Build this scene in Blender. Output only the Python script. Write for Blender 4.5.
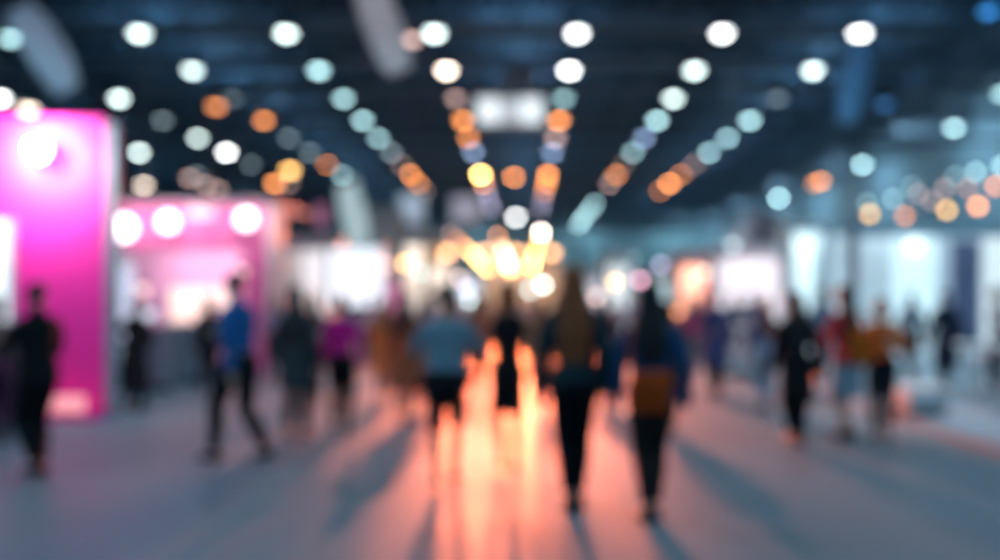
import bpy, bmesh, math, random
from mathutils import Vector, Matrix
random.seed(7)
SC = bpy.context.scene
COL = SC.collection
for o in list(bpy.data.objects): bpy.data.objects.remove(o)

# ---------------------------------------------------------------- camera, world, exposure
F, CX, CY, EYE = 890.0, 522.0, 300.0, 1.45      # focal length in pixels, vanishing point, eye height
cam_data = bpy.data.cameras.new('camera'); cam = bpy.data.objects.new('camera', cam_data); COL.objects.link(cam)
cam.location = (0, 0, EYE); cam.rotation_euler = (math.pi/2, 0, 0)
cam_data.sensor_width = 36.0; cam_data.lens = F/1000*36
cam_data.shift_x = -(CX-500)/1000; cam_data.shift_y = (CY-280)/1000
cam_data.clip_end = 300; cam_data.clip_start = .05
cam_data.dof.use_dof = True; cam_data.dof.focus_distance = 1.2
BLUR = 24.0                                      # diameter in pixels of a far point out of focus
cam_data.dof.aperture_fstop = cam_data.lens/1000/(BLUR/F*1.2)
SC.camera = cam
SC.view_settings.view_transform = 'Standard'; SC.view_settings.look = 'None'
SC.view_settings.gamma = 1; SC.view_settings.use_curve_mapping = False; SC.view_settings.exposure = 0.0
w = bpy.data.worlds.new('world'); SC.world = w; w.use_nodes = True
w.node_tree.nodes['Background'].inputs[0].default_value = (.14, .34, .55, 1)
w.node_tree.nodes['Background'].inputs[1].default_value = 0.42
try:
    cy = SC.cycles
    cy.use_denoising = True; cy.denoiser = 'OPENIMAGEDENOISE'; cy.use_adaptive_sampling = False
    cy.sample_clamp_indirect = 4.0; cy.sample_clamp_direct = 0; cy.max_bounces = 5
    cy.diffuse_bounces = 3; cy.glossy_bounces = 3; cy.caustics_reflective = False; cy.caustics_refractive = False
except Exception as e: print(e)

def W(px, py, d): return Vector(((px-CX)*d/F, d, EYE+(CY-py)*d/F))   # point at a distance d down the hall
def DF(fy): return F*EYE/(fy-CY)                                     # distance of a floor point

# ---------------------------------------------------------------- materials
MATS = {}
def mat(name, col, rough=.6, metal=0, var=.12, scale=6, spec=.5, sheen=0):
    if name in MATS: return MATS[name]
    m = bpy.data.materials.new(name); m.use_nodes = True; nt = m.node_tree; b = nt.nodes['Principled BSDF']
    n = nt.nodes.new('ShaderNodeTexNoise'); n.inputs['Scale'].default_value = scale; n.inputs['Detail'].default_value = 4
    tc = nt.nodes.new('ShaderNodeTexCoord'); nt.links.new(tc.outputs['Object'], n.inputs['Vector'])
    r = nt.nodes.new('ShaderNodeValToRGB'); c = Vector(col)
    r.color_ramp.elements[0].position = .3; r.color_ramp.elements[1].position = .7
    r.color_ramp.elements[0].color = (*(c*(1-var)), 1); r.color_ramp.elements[1].color = (*(c*(1+var)), 1)
    nt.links.new(n.outputs['Fac'], r.inputs[0]); nt.links.new(r.outputs[0], b.inputs['Base Color'])
    b.inputs['Roughness'].default_value = rough; b.inputs['Metallic'].default_value = metal
    b.inputs['Specular IOR Level'].default_value = spec
    MATS[name] = m; return m
def glow(name, col, k, sample=True):
    key = name
    if key in MATS: return MATS[key]
    m = bpy.data.materials.new(name); m.use_nodes = True; b = m.node_tree.nodes['Principled BSDF']
    b.inputs['Base Color'].default_value = (.6, .6, .6, 1); b.inputs['Roughness'].default_value = .5
    b.inputs['Emission Color'].default_value = (*col, 1); b.inputs['Emission Strength'].default_value = k
    if not sample: m.cycles.emission_sampling = 'NONE'
    MATS[key] = m; return m

# ---------------------------------------------------------------- helpers
def obj(name, bm, m, parent=None, loc=None, smooth=False, bevel=0):
    me = bpy.data.meshes.new(name); bmesh.ops.recalc_face_normals(bm, faces=bm.faces[:]); bm.to_mesh(me); bm.free()
    if smooth:
        for p in me.polygons: p.use_smooth = True
    me.materials.append(m); o = bpy.data.objects.new(name, me); COL.objects.link(o)
    if parent is not None: o.parent = parent
    if loc is not None: o.location = loc
    if bevel:
        b = o.modifiers.new('bevel', 'BEVEL'); b.width = bevel; b.segments = 2; b.limit_method = 'ANGLE'
    return o
def tag(o, label, cat, group=None, kind=None):
    o['label'] = label; o['category'] = cat
    if group: o['group'] = group
    if kind: o['kind'] = kind
    return o
def thing(name, label, cat, loc=(0, 0, 0), rz=0, group=None):
    o = bpy.data.objects.new(name, None); COL.objects.link(o); o.location = loc; o.rotation_euler = (0, 0, rz)
    o.empty_display_size = .1
    return tag(o, label, cat, group)
def struct(o): o['kind'] = 'structure'; return o
def box(bm, x0, x1, y0, y1, z0, z1):
    v = [bm.verts.new(p) for p in ((x0,y0,z0),(x1,y0,z0),(x1,y1,z0),(x0,y1,z0),(x0,y0,z1),(x1,y0,z1),(x1,y1,z1),(x0,y1,z1))]
    for f in ((0,3,2,1),(4,5,6,7),(0,1,5,4),(1,2,6,5),(2,3,7,6),(3,0,4,7)): bm.faces.new([v[i] for i in f])
    return v
def B(*a):
    bm = bmesh.new(); box(bm, *a); return bm
def loft(bm, rings):
    vs = [[bm.verts.new(p) for p in r] for r in rings]; n = len(vs[0])
    for a, b in zip(vs, vs[1:]):
        for i in range(n): bm.faces.new((a[i], a[(i+1) % n], b[(i+1) % n], b[i]))
    bm.faces.new(list(reversed(vs[0]))); bm.faces.new(vs[-1])
def frame(d):
    d = d.normalized(); u = d.cross(Vector((0, 0, 1)))
    if u.length < .1: u = d.cross(Vector((0, 1, 0)))
    u.normalize(); return u, d.cross(u)
def tube(bm, pts, rs, n=10, ends=True):
    pts = [Vector(p) for p in pts]; rings = []
    if not hasattr(rs, '__len__'): rs = [rs]*len(pts)
    u0 = None
    for i, p in enumerate(pts):
        d = (pts[min(i+1, len(pts)-1)]-pts[max(i-1, 0)]).normalized()
        if u0 is None: u0, v0 = frame(d)
        u = (u0-d*u0.dot(d)).normalized(); v = d.cross(u); u0 = u
        def ring(c, r): return [c+u*r*math.cos(2*math.pi*k/n)+v*r*math.sin(2*math.pi*k/n) for k in range(n)]
        if ends and i == 0: rings += [ring(p-d*rs[0]*.9, rs[0]*.45), ring(p-d*rs[0]*.55, rs[0]*.83)]
        rings.append(ring(p, rs[i]))
        if ends and i == len(pts)-1: rings += [ring(p+d*rs[i]*.55, rs[i]*.83), ring(p+d*rs[i]*.9, rs[i]*.45)]
    loft(bm, rings)
def ell(bm, c, r, n=12, m=8):
    c = Vector(c); rings = []
    for j in range(1, m):
        t = math.pi*j/m
        rings.append([c+Vector((r[0]*math.sin(t)*math.cos(2*math.pi*k/n), r[1]*math.sin(t)*math.sin(2*math.pi*k/n), -r[2]*math.cos(t))) for k in range(n)])
    loft(bm, rings)
def lathe(bm, c, prof, n=16):
    c = Vector(c); loft(bm, [[c+Vector((r*math.cos(2*math.pi*k/n), r*math.sin(2*math.pi*k/n), z)) for k in range(n)] for r, z in prof])
def oval(bm, rows, n=20, pw=1.0):
    """rows: (z, rx, ry, cx, cy)"""
    loft(bm, [[Vector((cx+rx*math.cos(2*math.pi*k/n), cy_+ry*math.sin(2*math.pi*k/n), z)) for k in range(n)] for z, rx, ry, cx, cy_ in rows])
def clone(root):
    r = root.copy(); COL.objects.link(r)
    for ch in list(root.children):
        c = ch.copy(); COL.objects.link(c); c.parent = r
        for g in ch.children:
            d = g.copy(); COL.objects.link(d); d.parent = c
    return r
def light(kind, loc, col, power, size=.3, target=None, angle=60, blend=.6, shape_y=None):
    L = bpy.data.lights.new('lamp_or_fill_light', kind); L.color = col; L.energy = power
    if kind == 'AREA':
        L.shape = 'RECTANGLE' if shape_y else 'SQUARE'; L.size = size
        if shape_y: L.size_y = shape_y
    else: L.shadow_soft_size = size
    if kind == 'SPOT': L.spot_size = math.radians(angle); L.spot_blend = blend
    o = bpy.data.objects.new('lamp_or_fill_light', L); COL.objects.link(o); o.location = loc
    if target is not None: o.rotation_euler = (Vector(target)-Vector(loc)).to_track_quat('-Z', 'Y').to_euler()
    return o

# ---------------------------------------------------------------- colours
m_floor = mat('polished_floor', (.145, .235, .285), .5, var=.10, scale=.5, spec=.22)
nt = m_floor.node_tree; b = nt.nodes['Principled BSDF']
nn = nt.nodes.new('ShaderNodeTexNoise'); nn.inputs['Scale'].default_value = 1.4; nn.inputs['Detail'].default_value = 5
mr = nt.nodes.new('ShaderNodeMapRange'); mr.inputs[3].default_value = .44; mr.inputs[4].default_value = .54
tc = nt.nodes['Texture Coordinate']; nt.links.new(tc.outputs['Object'], nn.inputs['Vector'])
nt.links.new(nn.outputs['Fac'], mr.inputs[0]); nt.links.new(mr.outputs[0], b.inputs['Roughness'])
m_deck = mat('ceiling_deck', (.012, .028, .045), .9)
m_steel = mat('roof_steel', (.16, .24, .31), .5, spec=.3)
m_darksteel = mat('dark_steel', (.03, .045, .06), .5, .3)
m_wall = mat('hall_wall', (.13, .24, .30), .8, scale=.4)
m_magenta = mat('magenta_panel', (.80, .022, .35), .6, var=.03)
m_pink = mat('pink_panel', (.85, .17, .42), .55, var=.05)
m_white = mat('white_panel', (.72, .78, .82), .5, var=.04)
m_offwhite = mat('offwhite_panel', (.62, .56, .56), .5, var=.05)
m_slate = mat('slate_panel', (.19, .27, .33), .6)
m_grey = mat('grey_panel', (.33, .36, .42), .6)
m_black = mat('black_plastic', (.012, .014, .018), .45)
m_chrome = mat('brushed_metal', (.5, .52, .55), .3, .9)
m_cable = mat('steel_cable', (.1, .12, .14), .5, .5)

# ---------------------------------------------------------------- the hall
struct(obj('floor', B(-34, 24, -8, 98, -.2, 0), m_floor))
struct(obj('ceiling', B(-34, 24, -8, 98, 11.4, 11.7), m_deck))
def ribbed(x0, x1, y0, y1, z0, z1, step, axis):
    bm = bmesh.new(); box(bm, x0, x1, y0, y1, z0, z1)
    return bm
struct(obj('wall_right', B(21, 21.4, -8, 98, 0, 11.4), m_wall))
struct(obj('wall_left', B(-34.4, -34, -8, 98, 0, 11.4), m_wall))
struct(obj('wall_far', B(-34.4, 21.4, 98, 98.4, 0, 11.4), m_wall))
bm = bmesh.new(); box(bm, 20.9, 21, -8, 98, 10.9, 11.4); struct(obj('trim_1', bm, m_steel))

ROWS = [24.9+4*k for k in range(18)]
ORD = ['nearest', 'second', 'third', 'fourth', 'fifth', 'sixth', 'seventh', 'eighth', 'ninth', 'tenth', 'eleventh', 'twelfth',
       'thirteenth', 'fourteenth', 'fifteenth', 'sixteenth', 'seventeenth', 'eighteenth', 'nineteenth', 'twentieth', 'twenty-first', 'twenty-second', 'twenty-third', 'twenty-fourth']
# roof trusses across the hall
def truss_proto():
    t = thing('roof_truss', '', 'roof truss', group='steel trusses across the ceiling')
    bm = bmesh.new()
    for y in (-.35, .35): box(bm, -33.9, 20.9, y-.07, y+.07, 9.28, 9.42)
    obj('bottom_chord', bm, m_steel, t)
    bm = bmesh.new(); box(bm, -33.9, 20.9, -.12, .12, 10.9, 11.1); obj('top_chord', bm, m_steel, t)
    bm = bmesh.new(); x = -33.8; k = 0
    while x < 20.6:
        for y in (-.35, .35): tube(bm, [(x, y, 9.4 if k % 2 else 9.4), (x+.8, 0, 10.95)], .035, 4, False); tube(bm, [(x+.8, 0, 10.95), (x+1.6, y, 9.4)], .035, 4, False)
        x += 1.6; k += 1
    obj('web', bm, m_steel, t)
    bm = bmesh.new(); box(bm, -33.9, 20.9, -.3, .3, 9.45, 9.5); obj('cable_tray', bm, m_steel, t)
    return t
tp = truss_proto()
for k in range(0, 18):
    t = tp if k == 0 else clone(tp)
    t.location = (0, ROWS[k]+.9, 0)
    t['label'] = f'slate steel roof truss spanning the dark ceiling, {ORD[k]} from the front'
for i, (x, lab) in enumerate(((16.1, 'between the right-hand lamp rows'), (-22.4, 'over the far left booths'))):
    t = thing('air_duct', f'long slate round air duct running down the hall {lab}', 'duct', (x, 0, 0), group='ceiling air ducts')
    bm = bmesh.new(); tube(bm, [(0, 6, 10.4), (0, 97, 10.4)], .42, 20, False); obj('pipe', bm, m_steel, t, smooth=True)
    for y in range(8, 96, 8):
        bm = bmesh.new(); tube(bm, [(0, y, 10.4), (0, y+.12, 10.4)], .46, 20, False); obj('flange', bm, m_steel, t)
        obj('hanger', B(-.02, .02, y+.04, y+.08, 10.85, 11.4), m_cable, t)

# added cool fill without fixtures: spots at lamp height, upward areas washing the deck
for y in (2, 9, 16):
    for x in (-13, -4.5, 4.5, 13): light('SPOT', (x, y, 8.9), (.46, .80, 1), 430, .25, (x, y, 0), 150, .5)
for y in (27, 39, 52, 68):
    for x in (-17, -6, 6, 16): light('SPOT', (x, y, 8.9), (.55, .82, 1), 900, .25, (x, y, 0), 126, .5)
for k in range(0, 18, 2):
    for x in (-24, -12, 0, 12): light('AREA', (x, ROWS[k]+2.9, 9.6), (.30, .64, 1), 150, 1.0, (x, ROWS[k]+2.9, 12))
for y in range(26, 94, 11): light('AREA', (17.2, y+3, 8.4), (.60, .80, .94), 300, 3.0, (21, y+3, 7.6))  # added wash without fixtures, brightens the right wall
for x in (-14, -4, 6, 15): light('AREA', (x, 84.5, 8.6), (.55, .80, .92), 170, 1.6, (x, 88, 5.5))  # added wash without fixtures, brightens the far partition

# ---------------------------------------------------------------- ceiling lamps
PAL = {'w': (.80, 1.0, .97), 'W': (.97, 1.0, 1.0), 't': (.42, .72, .76), 'o': (1.0, .33, .09), 'y': (1.0, .55, .16), 'p': (1.0, .80, .66),
       'b': (.36, .52, .85), 'd': (.62, .40, .36), 'l': (.55, .52, .78), 'g': (.42, .56, .62), 'u': (.03, .22, .60), 'k': (1.0, .45, .62)}
ADISC = math.pi*(BLUR/2)**2
HB_R, HB_H = .22, .15
housing_me = None
def lamp_meshes():
    bm = bmesh.new(); lathe(bm, (0, 0, 0), [(.06, .42), (.13, .40), (.14, .2), (.21, .12), (.26, 0), (.265, -.03), (.24, -.03), (.2, .05)], 20)
    a = bpy.data.meshes.new('housing'); bmesh.ops.recalc_face_normals(bm, faces=bm.faces[:]); bm.to_mesh(a); bm.free(); a.materials.append(m_darksteel)
    bm = bmesh.new(); lathe(bm, (0, 0, 0), [(HB_R, 0), (HB_R*.97, -.04), (HB_R*.8, -.09), (HB_R*.5, -.13), (HB_R*.15, -HB_H)], 12)
    c = bpy.data.meshes.new('diffuser'); bmesh.ops.recalc_face_normals(bm, faces=bm.faces[:]); bm.to_mesh(c); bm.free()
    for p in c.polygons: p.use_smooth = True
    c.materials.append(m_white)
    bm = bmesh.new(); tube(bm, [(0, 0, .4), (0, 0, 2.0)], .012, 6, False)
    r = bpy.data.meshes.new('rod'); bm.to_mesh(r); bm.free(); r.materials.append(m_cable)
    return a, c, r
MH, MD, MR = lamp_meshes()
def glow_for(code, E):
    E = max(1, round(E*2)/2 if E < 20 else round(E/4)*4)
    return glow(f'lamp_glow_{code}_{E}', PAL[code], E)
CNAME = {'w': 'cool white', 'W': 'bright white', 't': 'pale teal', 'o': 'orange', 'y': 'yellow', 'p': 'warm white', 'b': 'pale blue', 'd': 'dim amber', 'l': 'lavender', 'g': 'dim grey', 'u': 'deep blue', 'k': 'pink'}
def linked(name, me, parent, m=None):
    o = bpy.data.objects.new(name, me); COL.objects.link(o); o.parent = parent
    if m:
        o.material_slots[0].link = 'OBJECT'; o.material_slots[0].material = m
    return o
def high_bay(p, code, bright, label, group):
    t = thing('ceiling_lamp', label, 'ceiling lamp', p, 0, group)
    linked('housing', MH, t); linked('rod', MR, t)
    s = F/p.y
    area = max(2.0*HB_R*s*HB_H*s*.8, .5)
    linked('diffuser', MD, t, glow_for(code, bright*ADISC/area))
# column x, colour/brightness by row
COLS = [
 (-19.3, 'outermost row on the left', {2: 'W1.5', 5: 'w.8', 7: 'g.12'}),
 (-14.9, 'second row from the left', {1: 'w1.0', 2: 'w.9', 3: 'g.16', 4: 'w.55', 5: 'W1.1', 6: 'g.12', 8: 'd.2'}),
 (-10.7, 'third row from the left', {0: 'w1.2', 1: 'w.75', 2: 'g.10', 3: 'o.55', 4: 'g.16', 5: 'g.16', 6: 'o.3', 7: 't.35', 8: 'g.15'}),
 (-6.6, 'fourth row from the left', {0: 'w1.2', 1: 't.9', 2: 't.65', 3: 't.6', 4: 't.45', 5: 'g.22', 6: 'd.16', 7: 'o.55', 8: 'o.38', 9: 'd.1'}),
 (-2.45, 'row just left of centre', {0: 'w1.3', 1: 'p1.6', 2: 'd.4', 3: 'o.75', 4: 'o.55', 5: 'b.4', 7: 'y2.6', 8: 'o.45', 9: 'l.16', 10: 'l.14', 11: 'l.15', 12: 'l.12'}),
 (1.54, 'row just right of centre', {0: 'W1.6', 1: 'W1.6', 2: 't.4', 3: 'o.85', 4: 'd.5', 5: 'b.4', 7: 'o.9', 8: 'o.5', 9: 'o.3', 10: 'l.16', 11: 'l.16', 12: 'l.16', 13: 'l.12'}),
 (5.6, 'second row right of centre', {0: 'W1.6', 1: 'w1.0', 2: 'w.8', 3: 't.8', 4: 'b.4', 5: 't.4', 6: 'd.12', 7: 'o.42', 8: 'd.28', 11: 't.3', 12: 't.22', 13: 't.22', 14: 't.25', 15: 't.22', 16: 't.2'}),
 (9.45, 'third row right of centre', {0: 'W1.7', 1: 'w1.0', 2: 'g.12', 3: 't.75', 4: 't.55', 5: 't.5', 6: 'd.2', 7: 'o.3', 8: 'o.75', 9: 'o.25'}),
 (18.7, 'outermost row on the right', {3.4: 't.75', 6: 't.8', 7.7: 'o.6', 8: 'o.25', 10: 't.8'}),
]
for X, rowname, cells in COLS:
    for n, (k, v) in enumerate(sorted(cells.items())):
        code, br = v[0], float(v[1:])
        high_bay(Vector((X, 24.9+4*k, 8.95)), code, br,
                 f'{CNAME[code]} ceiling lamp, {ORD[n]} lit one in the {rowname}', f'ceiling lamps in the {rowname}')
# extra single lamps that hang out of the grid
EXTRA = [(216, 105, 30, 'o', .5, 'lone orange lamp hanging between two cool white lamps upper left'),
 (144, 184, 40, 'p', .7, 'warm white lamp hanging above the left end of the pink booth'),
 (190, 177, 42, 'd', .35, 'dim amber lamp, left of a trio above the pink booth'),
 (206, 184, 44, 'd', .28, 'dim amber lamp, middle of a trio above the pink booth'),
 (218, 188, 40, 'd', .3, 'dim amber lamp, right of a trio above the pink booth'),
 (290, 169, 33, 'y', 1.0, 'bright yellow lamp over the right end of the pink booth'),
 (275, 182, 36, 'o', .8, 'orange lamp tucked below the bright yellow lamp'),
 (516, 216, 46, 'W', .9, 'white lamp hanging alone over the middle of the hall'),
 (514, 176, 50, 'o', .8, 'orange lamp hanging alone between the two centre rows'),
 (885, 103, 30, 'u', .16, 'faint deep blue lamp near the right air duct'),
 (989, 10, 26, 'u', .45, 'deep blue lamp in the top right corner'),
 (1003, 92, 30, 't', .6, 'pale teal lamp at the right edge of the hall'),
 (10, 37, 27, 't', .7, 'pale teal lamp at the top left edge'),
 (28, 108, 26, 'p', 1.0, 'warm white lamp above the tall magenta wall'),
 (395, 37, 24, 'p', 1.5, 'warm white spotlight in front of the upper white hanging banner'),
 (397, 50, 24, 'p', .6, 'warm white spotlight at the foot of the upper white hanging banner'),
 (412, 38, 26, 'd', .6, 'amber spotlight right of the upper white hanging banner'),
]
for px, py, d, code, br, lab in EXTRA:
    high_bay(W(px, py, d), code, br, lab, None)

# ---------------------------------------------------------------- small warm pendants
BR = .085
def pend_meshes():
    bm = bmesh.new(); ell(bm, (0, 0, 0), (BR, BR, BR), 10, 8); c = bpy.data.meshes.new('bulb'); bmesh.ops.recalc_face_normals(bm, faces=bm.faces[:]); bm.to_mesh(c); bm.free()
    for p in c.polygons: p.use_smooth = True
    c.materials.append(m_white)
    bm = bmesh.new(); lathe(bm, (0, 0, 0), [(.02, .2), (.045, .19), (.05, BR*.8), (.04, BR*.8)], 12); s = bpy.data.meshes.new('socket'); bm.to_mesh(s); bm.free(); s.materials.append(m_black)
    return c, s
CORDS = {}
def cord_mesh(L):
    L = round(L, 2)
    if L not in CORDS:
        bm = bmesh.new(); tube(bm, [(0, 0, .18), (0, 0, L)], .006, 5, False); k = bpy.data.meshes.new('cord'); bm.to_mesh(k); bm.free(); k.materials.append(m_cable); CORDS[L] = k
    return CORDS[L]
MB_, MS_ = pend_meshes()
def pendant(p, code, bright, label, group=None, cord=None):
    t = thing('pendant_lamp', label, 'pendant lamp', p, 0, group)
    s = F/p.y; area = max(math.pi*(BR*s)**2, .4)
    E = bright*ADISC/area; E = round(E/4)*4 if E > 10 else max(2, round(E))
    linked('bulb', MB_, t, glow(f'bulb_glow_{code}_{E}', PAL[code], E, False))
    linked('socket', MS_, t); linked('cord', cord_mesh(cord or 11.4-p.z), t)
# three rows of globes over the central cafe, on light rails
RAILS = [(-2.8, 4.05, 'left', [('d', .25), ('o', .35), ('o', .4), ('y', .5), ('y', .6), ('y', .7), ('y', .7), ('y', .7), ('y', .7), ('y', .6), ('y', .6), ('y', .5)]),
         (-.95, 3.95, 'middle', [('o', .5), ('y', .8), ('y', .5), ('p', .8), ('y', .5), ('l', .4), ('y', .7), ('p', .8), ('y', .7), ('y', .7), ('y', .6), ('y', .5)]),
         (.75, 4.1, 'right', [('p', 2.0), ('y', .5), ('o', .5), ('y', .5), ('y', .5), ('y', .5), ('y', .5), ('y', .5), ('y', .5), ('y', .5), ('y', .5), ('y', .5)])]
for X, z, side, cells in RAILS:
    r = thing('light_rail', f'long black light rail carrying the {side} row of warm globes over the central aisle', 'light rail', (X, 0, 0), group='light rails over the central aisle')
    obj('rail', B(-.04, .04, 34, 76, z+1.1, z+1.18), m_black, r)
    bm = bmesh.new()
    for y in range(35, 76, 8): tube(bm, [(0, y, z+1.15), (0, y, 11.4)], .008, 5, False)
    obj('suspension_cable', bm, m_cable, r)
    for n, (c, b_) in enumerate(cells):
        pendant(Vector((X, 35+3.6*n, z)), c, b_*.8, f'{CNAME[c]} globe pendant, {ORD[n]} on the {side} light rail over the central aisle', 'warm globes over the central aisle', 1.12)
# globes along the right hand aisle
RG = [(870, 214, 24, 'y', .55), (867, 203, 26, 't', .16), (905, 216, 24, 'o', .38), (893, 199, 27, 't', .2), (918, 194, 28, 'd', .22), (932, 201, 26, 'd', .25), (947, 210, 24, 'y', .65),
      (945, 188, 27, 'd', .28), (968, 188, 26, 'o', .2), (976, 172, 24, 't', .4), (978, 206, 23, 'o', .8), (995, 186, 25, 'o', .6), (1002, 166, 23, 't', .5), (955, 176, 28, 't', .16), (912, 186, 31, 't', .14)]
for n, (px, py, d, c, b_) in enumerate(sorted(RG)):
    pendant(W(px, py, d), c, b_, f'{CNAME[c]} globe pendant above the white booth on the right, {ORD[n]} from the left', 'globes above the white booth on the right')
r = thing('light_rail', 'black light rail above the fascia of the white booth on the right', 'light rail', (0, 0, 0), group='light rails of the booths')
obj('rail', B(9, 14.2, 25.1, 25.18, 5.9, 5.98), m_black, r)
bm = bmesh.new()
for x in (9.4, 11.5, 13.8): tube(bm, [(x, 25.14, 5.95), (x, 25.14, 11.4)], .008, 5, False)
obj('suspension_cable', bm, m_cable, r)
# single low lamps scattered over the far booths
LOW = [(387, 265, 26, 'd', .45), (405, 263, 26, 'y', .7), (420, 272, 26, 't', .3), (448, 288, 30, 'y', .6), (459, 278, 32, 'd', .4), (467, 289, 30, 'l', .4),
       (470, 300, 28, 'w', .4), (543, 285, 31.5, 'w', .8), (530, 290, 32, 't', .4), (596, 297, 26, 'd', .5), (615, 282, 26, 'y', .7), (640, 280, 26, 'k', .5), (661, 265, 26, 'l', .35),
       (633, 259, 28, 't', .1), (678, 312, 24, 'o', .3), (733, 245, 20, 'g', .35), (214, 318, 14, 'o', .55), (143, 290, 15, 'd', .5), (149, 314, 14, 'g', .12), (243, 271, 16.3, 'd', .22), (704, 272, 30, 'p', .3)]
SPOT = ['over the booths left of centre', 'over the central booths', 'over the booths right of centre', 'by the pink booth']
cnt = {}
for n, (px, py, d, c, b_) in enumerate(LOW):
    zone = 3 if px < 300 else 0 if px < 430 else 1 if px < 550 else 2
    cnt.setdefault((zone), []).append((px, py, d, c, b_))
for zone, L in cnt.items():
    for n, (px, py, d, c, b_) in enumerate(sorted(L)):
        pendant(W(px, py, d), c, b_, f'low hanging {CNAME[c]} globe lamp {SPOT[zone]}, {ORD[n] if n else "first"} from the left', 'single globe lamps ' + SPOT[zone])

# ---------------------------------------------------------------- warm floodlights on a low gantry down the hall
FD, FZ = 36.0, 3.35
g = thing('lighting_gantry', 'dark goalpost gantry down the central aisle carrying the warm floodlights', 'gantry', (-.8, FD, 0))
for s_ in (-1, 1):
    bm = bmesh.new(); box(bm, s_*3.1-.12, s_*3.1+.12, -.12, .12, 0, 3.85); obj('post', bm, m_darksteel, g)
    bm = bmesh.new(); box(bm, s_*3.1-.35, s_*3.1+.35, -.35, .35, 0, .04); obj('base_plate', bm, m_darksteel, g)
bm = bmesh.new(); box(bm, -3.2, 3.2, -.1, .1, 3.7, 3.85); obj('crossbar', bm, m_darksteel, g)
for i, (x, nm, en) in enumerate(((-2.2, 'leftmost', 1.0), (-.7, 'second from the left', 1.6), (.6, 'third from the left', 1.6), (2.0, 'rightmost', 1.0))):
    p = Vector((-.8+x, FD-.15, FZ))
    t = thing('floodlight', f'warm orange floodlight on the low gantry, {nm}', 'floodlight', p, 0, 'floodlights on the low gantry')
    bm = bmesh.new(); loft(bm, [[Vector((a*r, y, b_*r)) for a, b_ in ((-1, -.7), (1, -.7), (1, .7), (-1, .7))] for r, y in ((.10, .22), (.14, .18), (.2, 0))])
    obj('housing', bm, m_black, t)
    obj('lens', B(-.18, .18, -.02, 0, -.12, .12), glow('flood_lens', (1, .50, .22), 8, False), t)
    bm = bmesh.new()
    for s_ in (-1, 1): box(bm, s_*.22-.015, s_*.22+.015, .04, .08, 0, .33)
    box(bm, -.235, .235, .04, .08, .31, .35); obj('bracket', bm, m_black, t)
    light('SPOT', (p.x, p.y-.06, p.z), (1, .19, .07), 11500*en, .34, (p.x*.4+1.2*x/2.2+.4, 6, -2.2), 42, .9)

# added warm spots without fixtures, put in for the peach pool on the floor
for x, tx, pw in ((-2.45, -2.3, 12500), (1.54, 2.9, 20000)):
    light('SPOT', (x, 34.5, 8.7), (1, .27, .17), pw, .25, (tx, 14, 0), 20, .9)
# ---------------------------------------------------------------- hanging things
def sail(px, py, d, wd, ht, tilt, m, label, yaw=0.0):
    p = W(px, py, d)
    t = thing('hanging_banner', label, 'banner', p, yaw, 'fabric banners hanging from the roof')
    bm = bmesh.new(); n = 14; rings = []
    R = Matrix.Rotation(tilt, 3, 'Y')
    for i in range(n+1):
        f = i/n; z = (f-.5)*ht; hw = wd/2*(.35+.65*math.sin(math.pi*(.12+.76*f))**.7); bow = .12*math.sin(math.pi*f)
        rings.append([R @ Vector(v) for v in ((-hw, bow, z), (0, bow+.1, z), (hw, bow, z), (hw, bow-.02, z), (0, bow+.08, z), (-hw, bow-.02, z))])
    loft(bm, rings); obj('fabric', bm, m, t, smooth=True)
    for s_, nm in ((1, 'top_rod'), (-1, 'bottom_rod')):
        a = R @ Vector((-wd*.3, .02, s_*ht/2)); c = R @ Vector((wd*.3, .02, s_*ht/2)); bm = bmesh.new(); tube(bm, [a, c], .02, 8); obj(nm, bm, m_chrome, t)
    for s_ in (-1, 1):
        a = R @ Vector((s_*wd*.28, .02, ht/2)); bm = bmesh.new(); tube(bm, [a, (a.x, a.y, 11.4-p.z)], .008, 5, False); obj('cable', bm, m_cable, t)
m_sail = mat('pale_banner_fabric', (.62, .70, .80), .8)
m_sailw = mat('white_banner_fabric', (.75, .72, .74), .8)
m_sailb = mat('blue_banner_fabric', (.16, .36, .60), .8)
m_sailt = glow('teal_banner_emission', (.45, .68, .72), .62)  # no lamp behind this banner, its brightness is put in as emission
sail(43, 48, 19, .85, 2.1, -.55, m_sail, 'pale blue teardrop banner hanging at an angle in the top left corner')
sail(382, 24, 20, .85, 2.3, -.35, m_sailw, 'white teardrop banner hanging near the top of the hall, left of centre')
sail(856, 80, 20, .62, 1.9, .22, m_sailb, 'blue slim banner hanging below the bright lamp on the upper right')
sail(353, 215, 26, .75, 1.9, -.22, m_sailt, 'bright pale teal banner hanging above the white screen left of centre')
for px, py, d, dx, pw, c in ((43, 48, 19, 0, 90, (.65, .8, 1)), (378, 24, 20, 0, 170, (.85, .92, 1)), (856, 80, 20, 0, 80, (.5, .8, 1))):  # added spots without fixtures, put in to brighten the banners
    q = W(px, py, d); light('SPOT', (q.x, q.y-3.5, q.z+1.5), c, pw, .1, q, 50, .8)
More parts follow.
